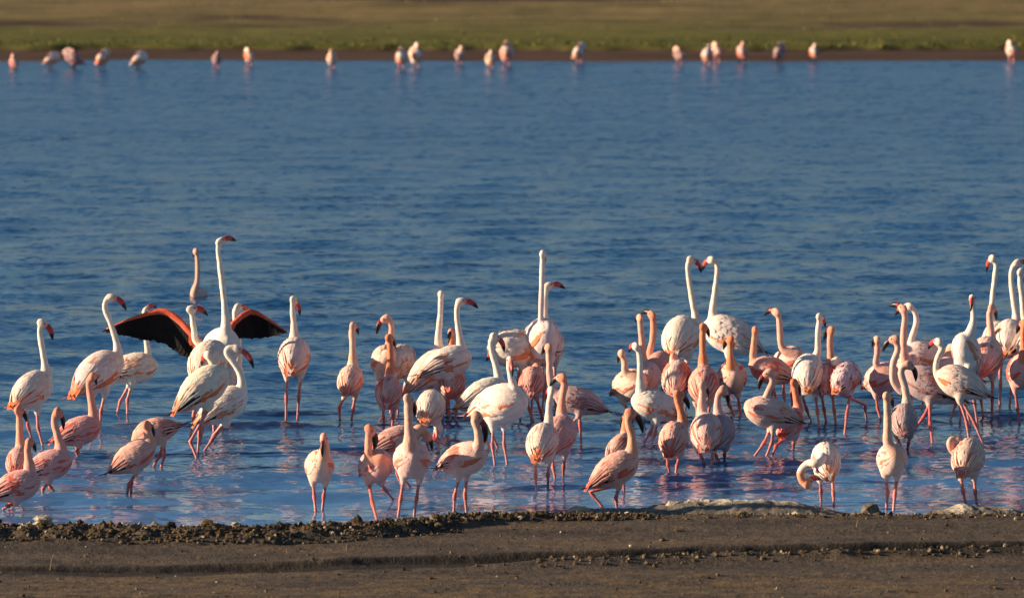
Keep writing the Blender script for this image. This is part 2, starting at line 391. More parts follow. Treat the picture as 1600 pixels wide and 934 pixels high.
STONES = [  # photo column, row, radius px, colour, label
    (1358, 799, 15, (.20, .17, .13), 'rounded brown stone at the water edge left of the straight necked front bird'),
    (1338, 802, 7, (.26, .22, .17), 'small stone beside the rounded brown one at the water edge'),
    (68, 822, 13, (.55, .48, .38), 'largest pale salt lump on the crust at the far left'),
    (40, 826, 8, (.5, .44, .35), 'pale lump left of the largest salt lump at the far left'),
    (192, 820, 9, (.5, .44, .36), 'pale salt lump on the crust below the hunched grey pink bird'),
    (368, 822, 9, (.46, .4, .3), 'pale lump on the brown crust left of the dark front birds'),
    (787, 802, 12, (.5, .44, .34), 'cream crust lump at the edge below the tall white round bird'),
    (910, 800, 14, (.56, .49, .38), 'broad cream lump left of the bird with a bent leg'),
    (942, 798, 9, (.55, .48, .37), 'cream lump beside the foot of the bird with a bent leg'),
    (1050, 787, 11, (.58, .5, .38), 'cream lump on the left shoulder of the long mound'),
    (1078, 783, 10, (.6, .52, .4), 'cream lump on the crest of the long mound'),
    (1100, 781, 8, (.58, .5, .38), 'right hand cream lump on the crest of the long mound'),
    (515, 817, 8, (.09, .07, .05), 'dark clod standing up from the crust below the front bird with hanging black bill'),
    (1158, 806, 8, (.22, .17, .1), 'brown clod at the foot of the long mound'),
]
gs = np.random.default_rng(31)
def mound(x0, x1, ytop, ybase, prof_pts, seed, lab):
    a, e = ground(x0, ybase), ground(x1, ybase); Yc = a[1] + .05; s = px_per_m(Yc); hmax = (ybase - ytop) / s * 1.02
    nx, ny = 150, 44; xs = np.linspace(a[0], e[0], nx); ys = np.linspace(Yc - .26, Yc + .30, ny); X, Y = np.meshgrid(xs, ys)
    t = (X - a[0]) / (e[0] - a[0]); w_ = np.interp(t, *zip(*prof_pts)); q = (Y - Yc) / np.where(Y < Yc, .26, .30)
    n_ = fbm(X * 5, Y * 5, seed); n2 = fbm(X * 22, Y * 22, seed + 9)
    Z = hmax * w_ * np.clip(1 - np.abs(q) ** 2.2, 0, 1) * (.72 + .55 * n_) + (n2 - .47) * .030 * (w_ > .02) - .02
    top = smooth01((Z / hmax - .50 + (n_ - .47) * 1.0) / .3)[..., None]
    C = np.array([.23, .21, .185]) * (1 - top) + np.array([.68, .61, .50]) * top  # pale crust top as if lit, grey shade of the faces painted in by height
    v = np.stack([X, Y, Z], -1).reshape(-1, 3); o_ = np.array([(a[0] + e[0]) / 2, Yc, 0])
    f = [(i * nx + k, i * nx + k + 1, (i + 1) * nx + k + 1, (i + 1) * nx + k) for i in range(ny - 1) for k in range(nx - 1)]
    mb = MB(); mb.add(v, f, C.reshape(-1, 3)); tag(link('salt_mound', mb.mesh('salt_mound', [M['crust']], True, o_), None, tuple(o_)), lab, 'mound')
mound(830, 1345, 777, 807, [(0, 0), (.08, .25), (.20, .42), (.32, .5), (.42, .72), (.50, .95), (.56, .86), (.66, 1.0), (.78, .85), (.90, .45), (1, 0)], 301, 'long pale salt caked mud mound at the water edge right of centre')
mound(1425, 1610, 784, 806, [(0, 0), (.2, .35), (.45, 1.0), (.6, .95), (.8, .6), (1, .25)], 351, 'small pale mud mound under the front row bird with tucked head at right')
for (x, y, r, c, lab) in STONES:
    on = 880 < x < 1120
    p = plane(x, y + r * .3, 39.70) if on else ground(x, y + r * .5 + (14 if x < 720 else 4)); s = px_per_m(p[1]); rr = r / s
    z = p[2] - rr * .25 if on else float(shore_z(np.array([p[0]]), np.array([p[1]]))[0])
    mb = MB(); cc = np.tile(np.array(c), (len(IV), 1)) * (1 + .12 * gs.normal(0, 1, (len(IV), 1)))
    mb.add(lump(gs, IV, rr, .75), IF, np.clip(cc, .02, .8))
    o = link('stone', mb.mesh('stone', [M['crust']], False), None, (p[0], p[1], max(z, 0) + rr * .25))
    tag(o, lab, 'stone', 'stones and lumps along the water edge')

# ------------------------------------------------------------------ flamingos
ST = {  # torso, neck, head, patch colours, share of patches, leg colour, bill base, bill tip share
    'G': dict(t=(.81, .68, .61), n=(.82, .72, .62), h=(.82, .70, .60), p=[(.82, .23, .10), (.82, .52, .43)], k=.10, leg=(.72, .30, .27), b=(.50, .05, .05), tip=.62),
    'W': dict(t=(.82, .74, .67), n=(.83, .74, .64), h=(.83, .73, .62), p=[(.82, .30, .14), (.82, .60, .50)], k=.07, leg=(.72, .32, .29), b=(.55, .08, .07), tip=.62),
    'P': dict(t=(.80, .57, .49), n=(.80, .48, .37), h=(.80, .46, .35), p=[(.78, .22, .15), (.80, .42, .34)], k=.20, leg=(.70, .27, .23), b=(.30, .04, .04), tip=.32),
    'L': dict(t=(.74, .42, .37), n=(.78, .38, .27), h=(.75, .30, .20), p=[(.74, .16, .12), (.78, .34, .28)], k=.26, leg=(.66, .22, .18), b=(.16, .02, .022), tip=.22),
    'O': dict(t=(.78, .48, .41), n=(.78, .28, .15), h=(.78, .25, .13), p=[(.76, .14, .10), (.78, .30, .22)], k=.34, leg=(.68, .22, .18), b=(.18, .02, .02), tip=.22),
    'D': dict(t=(.50, .38, .37), n=(.74, .50, .41), h=(.66, .36, .28), p=[(.40, .20, .20), (.56, .34, .33)], k=.25, leg=(.62, .18, .17), b=(.10, .02, .02), tip=.25),
}
PT = np.array([-.62, -.55, -.45, -.32, -.15, .05, .22, .36, .46, .52])
PR = np.array([.06, .20, .44, .70, .92, 1.0, .95, .76, .48, .12])
PZ = np.array([-.20, -.17, -.12, -.06, -.02, 0, .02, .04, .06, .08])
def prof(t): return np.interp(t, PT, PR), np.interp(t, PT, PZ)
eye_me = None
def mk_eye():
    mb = MB(); mb.add(IV1 * .0075, IF1, (0, 0, 0)); return mb.mesh('eye', [M['eye']])
EYE = mk_eye()

PENDING = []
def remesh_queue(v, f, vox):
    me = bpy.data.meshes.new('tmp'); me.from_pydata([tuple(x) for x in v], [], f); me.update()
    o = bpy.data.objects.new('tmp', me); col.objects.link(o)
    md = o.modifiers.new('r', 'REMESH'); md.mode = 'VOXEL'; md.voxel_size = vox
    sm = o.modifiers.new('s', 'SMOOTH'); sm.iterations = 3; sm.factor = .5
    return o
def remesh_get(o, dg):
    e = o.evaluated_get(dg); e = e.to_mesh()
    n = len(e.vertices); V = np.empty(n * 3); e.vertices.foreach_get('co', V); V = V.reshape(-1, 3)
    F = [tuple(p.vertices) for p in e.polygons]
    o.evaluated_get(dg).to_mesh_clear(); return V, F
def build_all(items):
    gens = [build(b, i) for b, i in items]; objs = [next(q) for q in gens]
    dg = bpy.context.evaluated_depsgraph_get(); dg.update()
    res = [remesh_get(o, dg) for o in objs]
    for o in objs:
        me = o.data; bpy.data.objects.remove(o); bpy.data.meshes.remove(me)
    out = []
    for q, r in zip(gens, res):
        try: q.send(r)
        except StopIteration as e: out.append(e.value)
    return out

BIRDS = []
def B(label, body, yaw, feet, neck=None, tip=None, st='G', pitch=8, mode=None, rad=1.0, head='vis', toward=False, far=False, wide=.88, ruffle=1.0, group='flamingos wading near the shore', long=1.0, wings=True, Y=None):
    BIRDS.append(dict(label=label, body=body, yaw=yaw, feet=feet, neck=neck, tip=tip, st=st, pitch=pitch, mode=mode, rad=rad, toward=toward, far=far, wide=wide, ruffle=ruffle, group=group, long=long, wings=wings, Y=Y))

def build(b, idx):
    g = np.random.default_rng(100 + idx); S = ST[b['st']]
    FT = [ground(f[0], f[1]) for f in b['feet']]
    Y = b['Y'] or float(np.mean([p[1] for p in FT])); s = px_per_m(Y)
    bx, by, hp = b['body']; H = hp / s * (.92 if b['st'] in 'GW' else .96); L = 1.58 * H * b['long']; W = H * b['wide'] * .97
    C = plane(bx, by, Y); ya, pi_ = R(b['yaw']), R(b['pitch'])
    h = np.array([math.cos(ya) * math.cos(pi_), math.sin(ya) * math.cos(pi_), math.sin(pi_)])
    r = norm(np.cross(h, [0, 0, 1])); u = np.cross(r, h)
    base = np.array([np.mean([p[0] for p in FT]), Y, 0.0])
    k = H / .30
    # torso
    tv, n = [], 16; tf = []
    ts = np.concatenate([np.linspace(-.62, .52, 17)])
    for t in ts:
        pr, pz = prof(t)
        for q in range(n):
            a = 2 * math.pi * q / n
            top = .94 if math.sin(a) > 0 else 1.0
            tv.append(C + h * t * L + u * (pz * H + math.sin(a) * pr * H / 2 * top) + r * math.cos(a) * pr * W / 2)
    for i in range(len(ts) - 1):
        tf += [(i * n + q, i * n + (q + 1) % n, (i + 1) * n + (q + 1) % n, (i + 1) * n + q) for q in range(n)]
    tf += [tuple(range(n))[::-1], tuple((len(ts) - 1) * n + q for q in range(n))]
    V = [np.array(tv)]; F = list(tf); nn = len(tv)
    def addp(v, f):
        nonlocal nn, F
        V.append(v); F += [tuple(i + nn for i in q) for q in f]; nn += len(v)
    # neck
    N0 = C + h * .24 * L + u * .02 * H; N1 = C + h * .40 * L + u * .14 * H; Yn = N1[1]
    m = b['mode']
    if b['neck']:
        pts = [plane(p[0], p[1], Yn + (p[2] if len(p) > 2 else 0)) for p in b['neck']]
        pts = [N0] + ([N1] if np.linalg.norm(pts[0] - N1) > .10 else []) + pts
    elif m == 'feed':
        pts = [N0, N1, C + h * .72 * L - u * .02 * H, C + h * .80 * L - u * .5 * H, C + h * .78 * L - u * 1.0 * H]
    else:           # tucked over the back
        sd = r * (.10 * W * (1 if idx % 2 else -1))
        pts = [N0, N1 + h * .05 * L, C + h * .50 * L + u * .42 * H + sd, C + h * .30 * L + u * .66 * H + sd, C + h * .06 * L + u * .60 * H + sd]
    NP = catmull(pts, 7); NL = np.concatenate([[0], np.cumsum(np.linalg.norm(np.diff(NP, axis=0), axis=1))]); tt = NL / NL[-1]
    r0 = .034 * b['rad'] * (.85 if b['st'] in 'GW' else .96); flare = np.clip(1 - NL / (.30 * k ** .8), 0, 1)
    nr = r0 * np.interp(tt, [0, .5, 1], [1.12, 1.0, .84]) + .055 * k * flare ** 1.7
    nr = nr * (1 + .05 * np.sin(tt * g.uniform(9, 16) + g.random() * 6) + .035 * np.sin(tt * g.uniform(24, 34) + g.random() * 6))
    v, f = tube(NP, nr, 10); addp(v, f)
    # head and bill
    hd = NP[-1]; Lb = .165 if b['st'] in 'GW' else .155
    if b['far']: Lb = .13
    if b['neck'] and b['tip'] is not None:
        tp = plane(b['tip'][0], b['tip'][1], hd[1]); vv = tp - hd; ln = np.linalg.norm(vv)
        if ln < Lb: tp = tp + np.array([0, (-1 if b['toward'] else 1) * math.sqrt(Lb ** 2 - ln ** 2), 0])
    elif b['neck']: tp = hd + np.array([.055 * (1 if idx % 3 else -1), .09, -.10])
    else: tp = hd - h * .10 - u * .06 if m != 'feed' else hd - u * .12 - h * .04
    vv = tp - hd; ln = np.linalg.norm(vv); vd = vv / ln
    up = np.array([0, 0, 1.]); out = up - vd * up.dot(vd)
    if np.linalg.norm(out) < .25:
        q = np.array([np.sign(vv[0]) or 1, 0, .3]); out = q - vd * q.dot(vd)
    out = norm(out)
    fwd = norm(vd + out * .55); side = norm(np.cross(fwd, out))
    hu = np.cross(side, fwd)
    hl = np.array([-.048, -.036, -.015, .012, .036, .056]); hr = np.array([.016, .031, .041, .041, .033, .023]) * (.95 if b['st'] in 'GW' else 1.0)
    v, f = tube(np.array([hd + fwd * a for a in hl]), hr, 10, side, .80); addp(v, f)
    b0 = hd + fwd * .045; mid = hd + vv * .52 + out * ln * .26
    bt = np.linspace(0, 1, 11)[:, None]
    BP = (1 - bt) ** 2 * b0 + 2 * bt * (1 - bt) * mid + bt ** 2 * tp
    br = np.interp(bt[:, 0], [0, .25, .55, .8, 1], [.0225, .0245, .0240, .0170, .005])
    # thighs
    hips = []
    FTs = sorted(zip(FT, b['feet']), key=lambda q: -float(np.dot(q[0] - C, r)))
    if len(FTs) == 1: sides = [0.0]
    else: sides = [.22, -.22]
    legs = []
    for sd, (fp, fd) in zip(sides, FTs):
        hip = C - h * .04 * L + r * sd * W - u * .22 * H
        low = C - h * .05 * L + r * sd * W - u * .49 * H
        foot = fp.copy()
        if len(fd) > 2: ank = plane(fd[2], fd[3], (low[1] + foot[1]) / 2)
        else: ank = low + (foot - low) * .50 - np.array([h[0], h[1], 0]) * .018
        d1 = norm(ank - low); kn = low + d1 * min(.055 * k, np.linalg.norm(ank - low) * .4)
        P = catmull([hip, low, kn], 4); v, f = tube(P, np.interp(np.linspace(0, 1, len(P)), [0, .5, 1], [.065 * k, .036 * k, .018]), 9); addp(v, f)
        legs.append((kn - d1 * .03, ank, foot))
    VV = np.concatenate(V); vox = .0125 if not b['far'] else .022
    RV, RF = yield remesh_queue(VV, F, vox)
    # colour of the plumage by region
    T, NC, HC = np.array(S['t']), np.array(S['n']), np.array(S['h'])
    tint = 1 + g.normal(0, .035, 3); T = T * tint; NC = NC * tint
    rel = RV - C; a = rel @ h / L; bb = rel @ u / H; cc = rel @ r / W
    pr, pz = prof(np.clip(a, -.62, .52)); ed = np.sqrt(((bb - pz) * 2) ** 2 + (cc * 2) ** 2) / np.maximum(pr, .1)
    outside = smooth01((ed - 1.02) / .35) * (a > -.1) + (a > .52)
    dn = np.min(np.linalg.norm(RV[:, None] - NP[None, 8:], axis=2), axis=1) if len(NP) > 9 else np.ones(len(RV))
    wn = np.clip(outside, 0, 1) * (dn < .12)
    wh = smooth01((.075 - np.linalg.norm(RV - hd, axis=1)) / .03)
    c = T * (1 - wn[:, None]) + NC * wn[:, None]
    c = c * (1 - wh[:, None]) + HC * wh[:, None]
    face = smooth01((.045 - np.linalg.norm(RV - b0, axis=1)) / .02)[:, None]; c = c * (1 - face) + np.array([.74, .38, .33]) * face
    rump = (smooth01((-a - .26) / .16) * smooth01((.14 - bb) / .15))[:, None] * (.45 + .55 * (g.random() < .6)); c = c * (1 - rump * .85) + np.array(S['p'][0]) * rump * .85
    mb = MB(); mb.add(RV, RF, np.clip(c, 0, .86), 0)
    for (kn, ank, foot) in legs:
        f2 = foot + (foot - ank) * .25
        P = np.concatenate([np.linspace(kn, ank, 6), np.linspace(ank, f2, 7)[1:]])
        q = np.linspace(0, 1, len(P)); rr = np.interp(q, [0, .12, .38, .46, .54, .62, 1], [.018, .0135, .0122, .0180, .0170, .0112, .0112]) * (1 if not b['far'] else 1.2)
        v, f = tube(P, rr, 7)
        lc = np.array(S['leg']) * g.uniform(.85, 1.1); cl = np.tile(lc, (len(v), 1)); ring = np.repeat(np.arange(len(P)), 7)
        cl[(ring >= 4) & (ring <= 6)] *= np.array([.95, .72, .72])
        mb.add(v, f, cl, 1)
    root = bpy.data.objects.new('flamingo', None); col.objects.link(root); root.location = base; root.empty_display_size = .1
    tag(root, b['label'], 'flamingo', b['group'])
    link('body', mb.mesh('flamingo_body', [M['plumage'], M['leg']], True, base), root)
    # bill
    if not (m == 'feed' and b['far']):
        v, f = tube(BP, br, 8, side, .72); ring = np.repeat(np.arange(11), 8) / 10.
        cb = np.where((ring > S['tip'])[:, None], np.array([.012, .011, .012]), np.array(S['b']) * np.ones((len(v), 1)))
        mb = MB(); mb.add(v, f, cb); link('bill', mb.mesh('bill', [M['bill']], True, base), root)
    if not b['far']:
        for sg in (1, -1):
            link('eye', EYE, root, tuple(hd + fwd * .018 + hu * .010 + side * sg * .0265 - base))
    # folded wings of overlapping feathers, and the tail
    if b['wings']:
        def surf(t, ph, sg, off):
            pr, pz = prof(t)
            rr = np.array([math.sin(ph) * sg * (pr * W / 2 + off), math.cos(ph) * (pr * H / 2 * .97 + off) + pz * H])
            return C + h * t * L + r * rr[0] + u * rr[1]
        def feather(mb, t0, ph0, ln, wd, sg, c, l0, l1, drop=0.0):
            rows = [(0, .55), (.35, 1.0), (.7, .95), (.92, .6), (1.0, .12)]; v = []
            for q, wq in rows:
                t = t0 - ln * q
                for e in (-1, 0, 1):
                    v.append(surf(max(t, -.75), ph0 + drop * q + e * wd * wq, sg, l0 + (l1 - l0) * q + (.004 if e == 0 else 0)) + (h * min(0, t + .75) * L))
            f = [(i * 3 + j, i * 3 + j + 1, i * 3 + j + 4, i * 3 + j + 3) for i in range(4) for j in range(2)]
            mb.add(v, f, c)
        P1, P2 = np.array(S['p'][0]), np.array(S['p'][1])
        for sg in (1, -1):
            mb = MB(); kk = S['k'] * g.uniform(.4, 1.7); dark = abs(h[0]) > .8 or g.random() < .12
            if not b['far']:
                for q in range(5):       # dark flight feathers showing under the coverts
                    feather(mb, -.10 - .03 * q, R(112 - 9 * q), .48 + .03 * q, R(7), sg, (np.array([.02, .018, .02]) * g.uniform(.8, 1.6) if dark else P1 * g.uniform(.6, .95)), .004, .010, -R(6))
            patch = (g.uniform(-.42, .02), g.uniform(50, 110), g.uniform(.10, .22) + .25 * S['k'])
            rows = np.linspace(-.34, .32, 9 if not b['far'] else 4)
            for i, t0 in enumerate(rows):
                nph = 10 if not b['far'] else 4
                for j in range(nph):
                    ph = R(np.interp(j, [0, nph - 1], [8, 112])) + g.normal(0, .04)
                    tq = t0 + .05 * (j % 2) + g.normal(0, .012)
                    cfe = T * g.uniform(.95, 1.04)
                    near = math.hypot(tq - patch[0], (math.degrees(ph) - patch[1]) / 150) < patch[2]
                    if g.random() < kk * .15 or (near and g.random() < .6 + 1.2 * S['k']): cfe = P1 * g.uniform(.85, 1.1) * (.95 if S['k'] > .15 else .8) + T * (.05 if S['k'] > .15 else .2)
                    elif near and g.random() < .5: cfe = np.array([.36, .10, .11]) * g.uniform(.8, 1.5)
                    elif g.random() < .30: cfe = (P2 * .5 + T * .5) * g.uniform(.9, 1.05)
                    if (j >= nph - 2 and g.random() < .45) or (tq < -.22 and j >= nph // 2 and g.random() < .4): cfe = P1 * g.uniform(.8, 1.1)
                    feather(mb, tq + .10, ph, g.uniform(.20, .30), R(9.5 if not b['far'] else 20), sg, np.clip(cfe, 0, .85), .001, (.004 + .003 * g.random() ** 2) * b['ruffle'] ** 1.3, g.normal(0, .03))
            if not b['far']:
                for q in range(6):       # loose plumes hanging over the folded wing tip
                    feather(mb, -.12 - .04 * g.random(), R(38 + 12 * q) + g.normal(0, .05), g.uniform(.36, .52), R(4.5), sg, np.clip((T if g.random() < .6 else P2 * .6 + T * .4) * g.uniform(.9, 1.05), 0, .85), .006, .012 + .014 * g.random(), R(g.uniform(2, 14)))
            link('wing', mb.mesh('wing', [M['plumage']], True, base), root)
        mb = MB()
        for q in range(5):
            e = (q - 2) / 2; p0 = C - h * .46 * L + u * (-.06 * H) + r * e * .10 * W
            p1 = C - h * .69 * L + u * (-.25 * H - .03 * H * abs(e)) + r * e * .10 * W; wv = r * .024 * k
            ct = (np.array(S['p'][0]) if g.random() < .75 else T) * g.uniform(.8, 1.1)
            pm = (p0 + p1) / 2 + u * .012
            mb.add([p0 - wv, p0 + wv, pm + wv * 1.2, pm - wv * 1.2, p1 + wv * .5, p1 - wv * .5], [(0, 1, 2, 3), (3, 2, 4, 5)], np.clip(ct, 0, .85))
        link('tail', mb.mesh('tail', [M['plumage']], True, base), root)
    return dict(root=root, C=C, h=h, r=r, u=u, H=H, L=L, W=W, base=base, Y=Y)

# ---- left group
B('large white flamingo seen from behind at far left, red bill hanging right', (49, 610, 62), 62, [(51, 690), (66, 693, 59, 666)], [(72, 590), (69, 562), (64, 532), (62, 515), (66, 505)], (82, 531), 'G')
B('large white flamingo left of the black wing tip, red bill curving right', (152, 583, 66), 48, [(140, 668), (156, 668)], [(184, 568), (183, 540), (173, 505), (164, 482), (167, 467), (174, 465)], (197, 484), 'G', pitch=18, wide=.98)
B('cream flamingo whose neck passes behind the raised black wing', (207, 576, 54), 12, [(183, 645, 188, 626), (199, 646)], [(230, 585), (232, 560), (228, 525), (225, 498), (228, 486)], (243, 482), 'W', pitch=2)
B('pink flamingo with lowered bill standing below the large white one left of the black wing', (122, 674, 48), 18, [(122, 713), (127, 711)], [(146, 655), (143, 628), (139, 603), (140, 591), (145, 588)], (149, 604), 'L')
B('pink flamingo at far left with arched neck and black bill along its neck', (76, 727, 50), 15, [(65, 773), (89, 771)], [(95, 703), (90, 680), (85, 660), (86, 647), (91, 644)], (98, 672), 'L')
B('pink flamingo at far left with straight upright neck, half hidden behind two others', (29, 722, 46), 85, [(20, 768), (34, 768)], [(32, 702), (31, 675), (30, 650), (29, 641)], None, 'L')
B('greyish pink flamingo cut by the bottom left edge, standing deepest in front', (25, 760, 52), 12, [(6, 794), (14, 792)], [(47, 740), (45, 720), (43, 702), (46, 691)], (54, 709), 'L')
B('hunched grey pink flamingo with coral back edge and short raised neck', (208, 714, 50), 8, [(198, 772), (205, 769)], [(234, 694), (231, 676), (229, 664)], None, 'L', pitch=20)
B('pink flamingo stooping behind the hunched grey pink one, tail raised to the right', (243, 674, 46), 188, [(240, 728), (252, 728)], [(218, 680), (212, 694), (214, 708)], (222, 722), 'L', pitch=-24)
# ---- wing group
B('lone flamingo swimming out in deep water with only neck and shoulders above the surface', (311, 461, 25), -115, [(310, 462), (314, 462)], [(308, 440), (309, 420), (308, 402), (306, 393)], (301, 404), 'P', rad=.85)
B('tall white flamingo with black and coral wings spread wide', (343, 545, 74), -70, [(334, 673), (346, 662)], [(353, 520), (352, 490), (348, 450), (344, 415), (341, 390), (344, 378)], (368, 378), 'W', pitch=15, wings=False)
B('white flamingo in front of the spread wings, thin red bill pointing right', (325, 566, 70), 74, [(296, 690), (312, 690)], [(308, 535), (303, 512), (300, 492), (299, 483)], (324, 494), 'G', wide=.95)
B('white flamingo with bent back neck and orange rump in the tight left cluster', (316, 606, 64), 22, [(307, 714, 297, 690), (309, 708)], [(352, 600), (343, 585), (333, 570), (324, 554)], None, 'G', pitch=26)
B('grey white flamingo with bright orange bill and hooked neck in the left cluster', (348, 634, 58), 16, [(318, 706), (324, 700)], [(376, 612), (377, 590), (366, 568), (354, 552), (358, 543), (370, 545)], (396, 575), 'W', pitch=20)
B('flamingo mostly hidden behind the spread winged one, head above its right wing root', (356, 590, 52), 70, [(342, 656), (350, 655)], [(372, 560), (372, 530), (368, 500), (367, 486), (372, 480)], (388, 491), 'W')
B('white flamingo standing alone seen from behind with orange rump, right of the spread wings', (459, 558, 62), 86, [(447, 651), (465, 650)], [(460, 530), (459, 505), (457, 480), (459, 469)], (468, 494), 'G')
# ---- centre left
B('pale pink flamingo alone with black bill folded against straight neck', (547, 595, 47), 82, [(531, 656, 530, 636), (549, 657)], [(551, 570), (551, 540), (550, 518), (552, 509)], (560, 525), 'P')
B('pink and coral flamingo in front of the bird with the hooked pale bill', (607, 614, 50), 88, [(600, 662), (613, 664)], [(609, 586), (610, 558), (609, 535), (608, 528)], None, 'O')
B('white breasted flamingo facing front with hooked neck and pale bill hanging left', (603, 566, 56), -92, [(598, 645), (610, 645)], [(606, 558), (609, 535), (612, 515), (609, 501), (603, 498)], (589, 522), 'P')
B('fluffed grey white flamingo with orange tail and head hidden', (627, 566, 54), 82, [(622, 645), (634, 645)], None, None, 'W', mode='feed', ruffle=2)
B('large grey white flamingo with orange tail low to the left and very straight neck', (673, 577, 56), 26, [(652, 652, 655, 626), (668, 655)], [(688, 553), (685, 530), (688, 490), (689, 460)], (688, 476), 'W', pitch=28, long=1.1)
B('large white flamingo with long red bill pointing right beside the orange necked one', (698, 567, 56), 22, [(692, 655), (704, 655)], [(722, 558), (718, 525), (714, 495), (715, 477), (720, 471)], (747, 482), 'W')
B('flamingo with vivid orange straight neck and bill tucked left', (706, 598, 50), 86, [(700, 652), (712, 655)], [(707, 572), (706, 545), (706, 526), (705, 519)], (701, 534), 'O', toward=True)
B('white flamingo with pink speckled back behind the tallest necked front bird', (672, 637, 56), 80, [(669, 700), (686, 706)], None, None, 'G', mode='feed')
B('small peach flamingo alone in the front row, face on, black bill hanging straight down', (499, 728, 54), -84, [(493, 796), (504, 794)], [(505, 712), (508, 698), (506, 684)], (504, 712), 'P', toward=True)
B('orange pink flamingo in the front row with one leg bent out to the right', (586, 728, 57), -68, [(589, 812), (614, 780, 600, 762)], [(577, 716), (576, 695), (576, 678), (578, 671)], (584, 702), 'L', toward=True)
B('large peach flamingo in the front row with the thickest upright neck', (643, 718, 62), -86, [(622, 808), (647, 807)], [(641, 694), (639, 668), (638, 642), (638, 623)], (648, 652), 'P', rad=1.15, wide=.98)
B('flamingo behind the thick necked front bird, its black bill showing to the right', (616, 690, 50), 18, [(630, 764), (640, 760)], [(644, 682), (655, 670), (664, 674), (668, 682)], (675, 706), 'L')
B('peach flamingo in the front row with a curved neck and black bill hanging right', (724, 717, 56), -36, [(709, 803), (729, 802)], [(740, 716), (748, 695), (746, 672), (741, 656), (745, 650)], (757, 692), 'P')
# ---- centre
B('bright white round bodied flamingo standing tall on two straight legs at the centre', (780, 632, 72), -38, [(773, 723), (792, 722)], [(800, 634), (804, 610), (798, 588), (795, 570), (797, 563)], (801, 586), 'W', toward=True, wide=1.0)
B('grey flamingo behind the bright white round one, red bill arching right', (757, 618, 58), 28, [(764, 700), (778, 700)], [(781, 604), (776, 575), (768, 548), (767, 532), (773, 526)], (788, 551), 'W')
B('fluffy white flamingo preening with its head low on the left', (808, 545, 64), 195, [(798, 650), (812, 652)], [(785, 532), (776, 540), (774, 552)], (760, 566), 'W', ruffle=2.5, pitch=-4)
B('tallest necked white flamingo at the centre facing front', (842, 537, 74), -68, [(830, 648), (846, 652)], [(842, 560), (844, 520), (846, 470), (847, 430), (848, 397)], (852, 412), 'W', pitch=30, wide=.8)
B('mauve backed flamingo with orange rump below the tallest neck', (830, 598, 48), 84, [(835, 662), (848, 655)], [(838, 580), (838, 568, .1), (842, 560, .2)], None, 'L')
B('white flamingo behind the tallest necked one, pink black tipped bill pointing right', (857, 542, 58), 80, [(856, 642), (868, 642)], [(853, 505), (852, 475), (853, 455), (857, 447)], (883, 452), 'W')
B('dusky pink flamingo facing left with its pointed tail to the right', (905, 626, 46), 178, [(888, 692, 891, 665), (908, 692, 906, 660)], [(868, 612), (860, 592), (858, 562), (857, 543)], (847, 556), 'D', pitch=10, long=1.15)
B('white and pink flamingo at the centre front with neck behind its neighbour', (847, 692, 62), 80, [(838, 763), (856, 758)], [(857, 662), (858, 635), (861, 610)], (854, 624), 'G')
B('grey mauve flamingo at the centre front with upright peach neck and bill turned left', (873, 680, 60), 72, [(868, 750), (880, 746)], [(878, 652), (878, 625), (882, 600), (878, 590)], (859, 606), 'L')
B('mauve backed flamingo by the shore with one red leg bent backwards', (960, 734, 54), 12, [(964, 794), (942, 792, 922, 768)], [(986, 710), (987, 682), (981, 658), (985, 645)], (1004, 676), 'L', pitch=20)
B('flamingo with coral patches hidden behind the one with a bent red leg', (970, 700, 44), 60, [(965, 768), (975, 768)], [(978, 688), (977, 664), (981, 650)], None, 'O')
# ---- centre right
B('pale flamingo at the left of the dense group, bill hanging left', (983, 602, 54), -62, [(984, 655), (992, 657)], [(978, 582), (976, 565), (971, 552)], (966, 570), 'P')
B('flamingo with orange face and pale neck at the back of the dense group', (1012, 590, 48), 84, [(1008, 652), (1018, 652)], [(1006, 572), (1004, 540), (1001, 512), (1000, 497)], (993, 506), 'P')
B('flamingo with dark face whose black bill points left across its neighbour', (1028, 573, 46), 66, [(1024, 645), (1034, 645)], [(1016, 556), (1020, 530), (1021, 505), (1019, 493)], (1001, 492), 'L')
B('fluffy white flamingo facing left with pink neck and small hooked bill', (1024, 634, 54), 192, [(1005, 692), (1017, 692)], [(1003, 622), (1000, 595), (1000, 565), (997, 545), (993, 541)], (983, 553), 'W', ruffle=2.5, pitch=10)
B('left bird of the pair whose necks form a heart', (1063, 527, 68), 74, [(1055, 625), (1071, 625)], [(1087, 505), (1083, 475), (1077, 440), (1075, 415), (1080, 406)], (1096, 427), 'W', wide=.92)
B('right bird of the pair whose necks form a heart, ruffled white feathers', (1143, 524, 64), 168, [(1140, 605), (1156, 605)], [(1117, 512), (1114, 485), (1118, 450), (1121, 420), (1117, 407), (1111, 406)], (1098, 424), 'W', ruffle=1.7, pitch=14)
B('flamingo with plain straight orange neck between the heart pair', (1099, 602, 58), 84, [(1090, 668), (1104, 668)], [(1099, 572), (1098, 545), (1098, 522), (1099, 511)], None, 'O')
B('white and pink flamingo in the middle of the dense group below the left heart bird', (1057, 592, 56), 82, [(1050, 664), (1062, 664)], [(1054, 576), (1053, 565), (1053, 558)], None, 'P')
B('round flamingo with red patched back and black bill hanging right', (1052, 687, 54), 80, [(1046, 736), (1056, 739)], [(1066, 662), (1063, 640), (1058, 624), (1060, 617)], (1077, 640), 'O')
B('white pink flamingo with straight neck at the front of the dense group', (1103, 676, 60), 84, [(1100, 722), (1112, 724)], [(1097, 646), (1097, 622), (1098, 602)], None, 'P')
B('grey backed flamingo beside it with arched neck and dark bill', (1124, 676, 54), 76, [(1124, 721), (1132, 717)], [(1123, 650), (1121, 628), (1125, 612), (1131, 609)], (1138, 636), 'D')
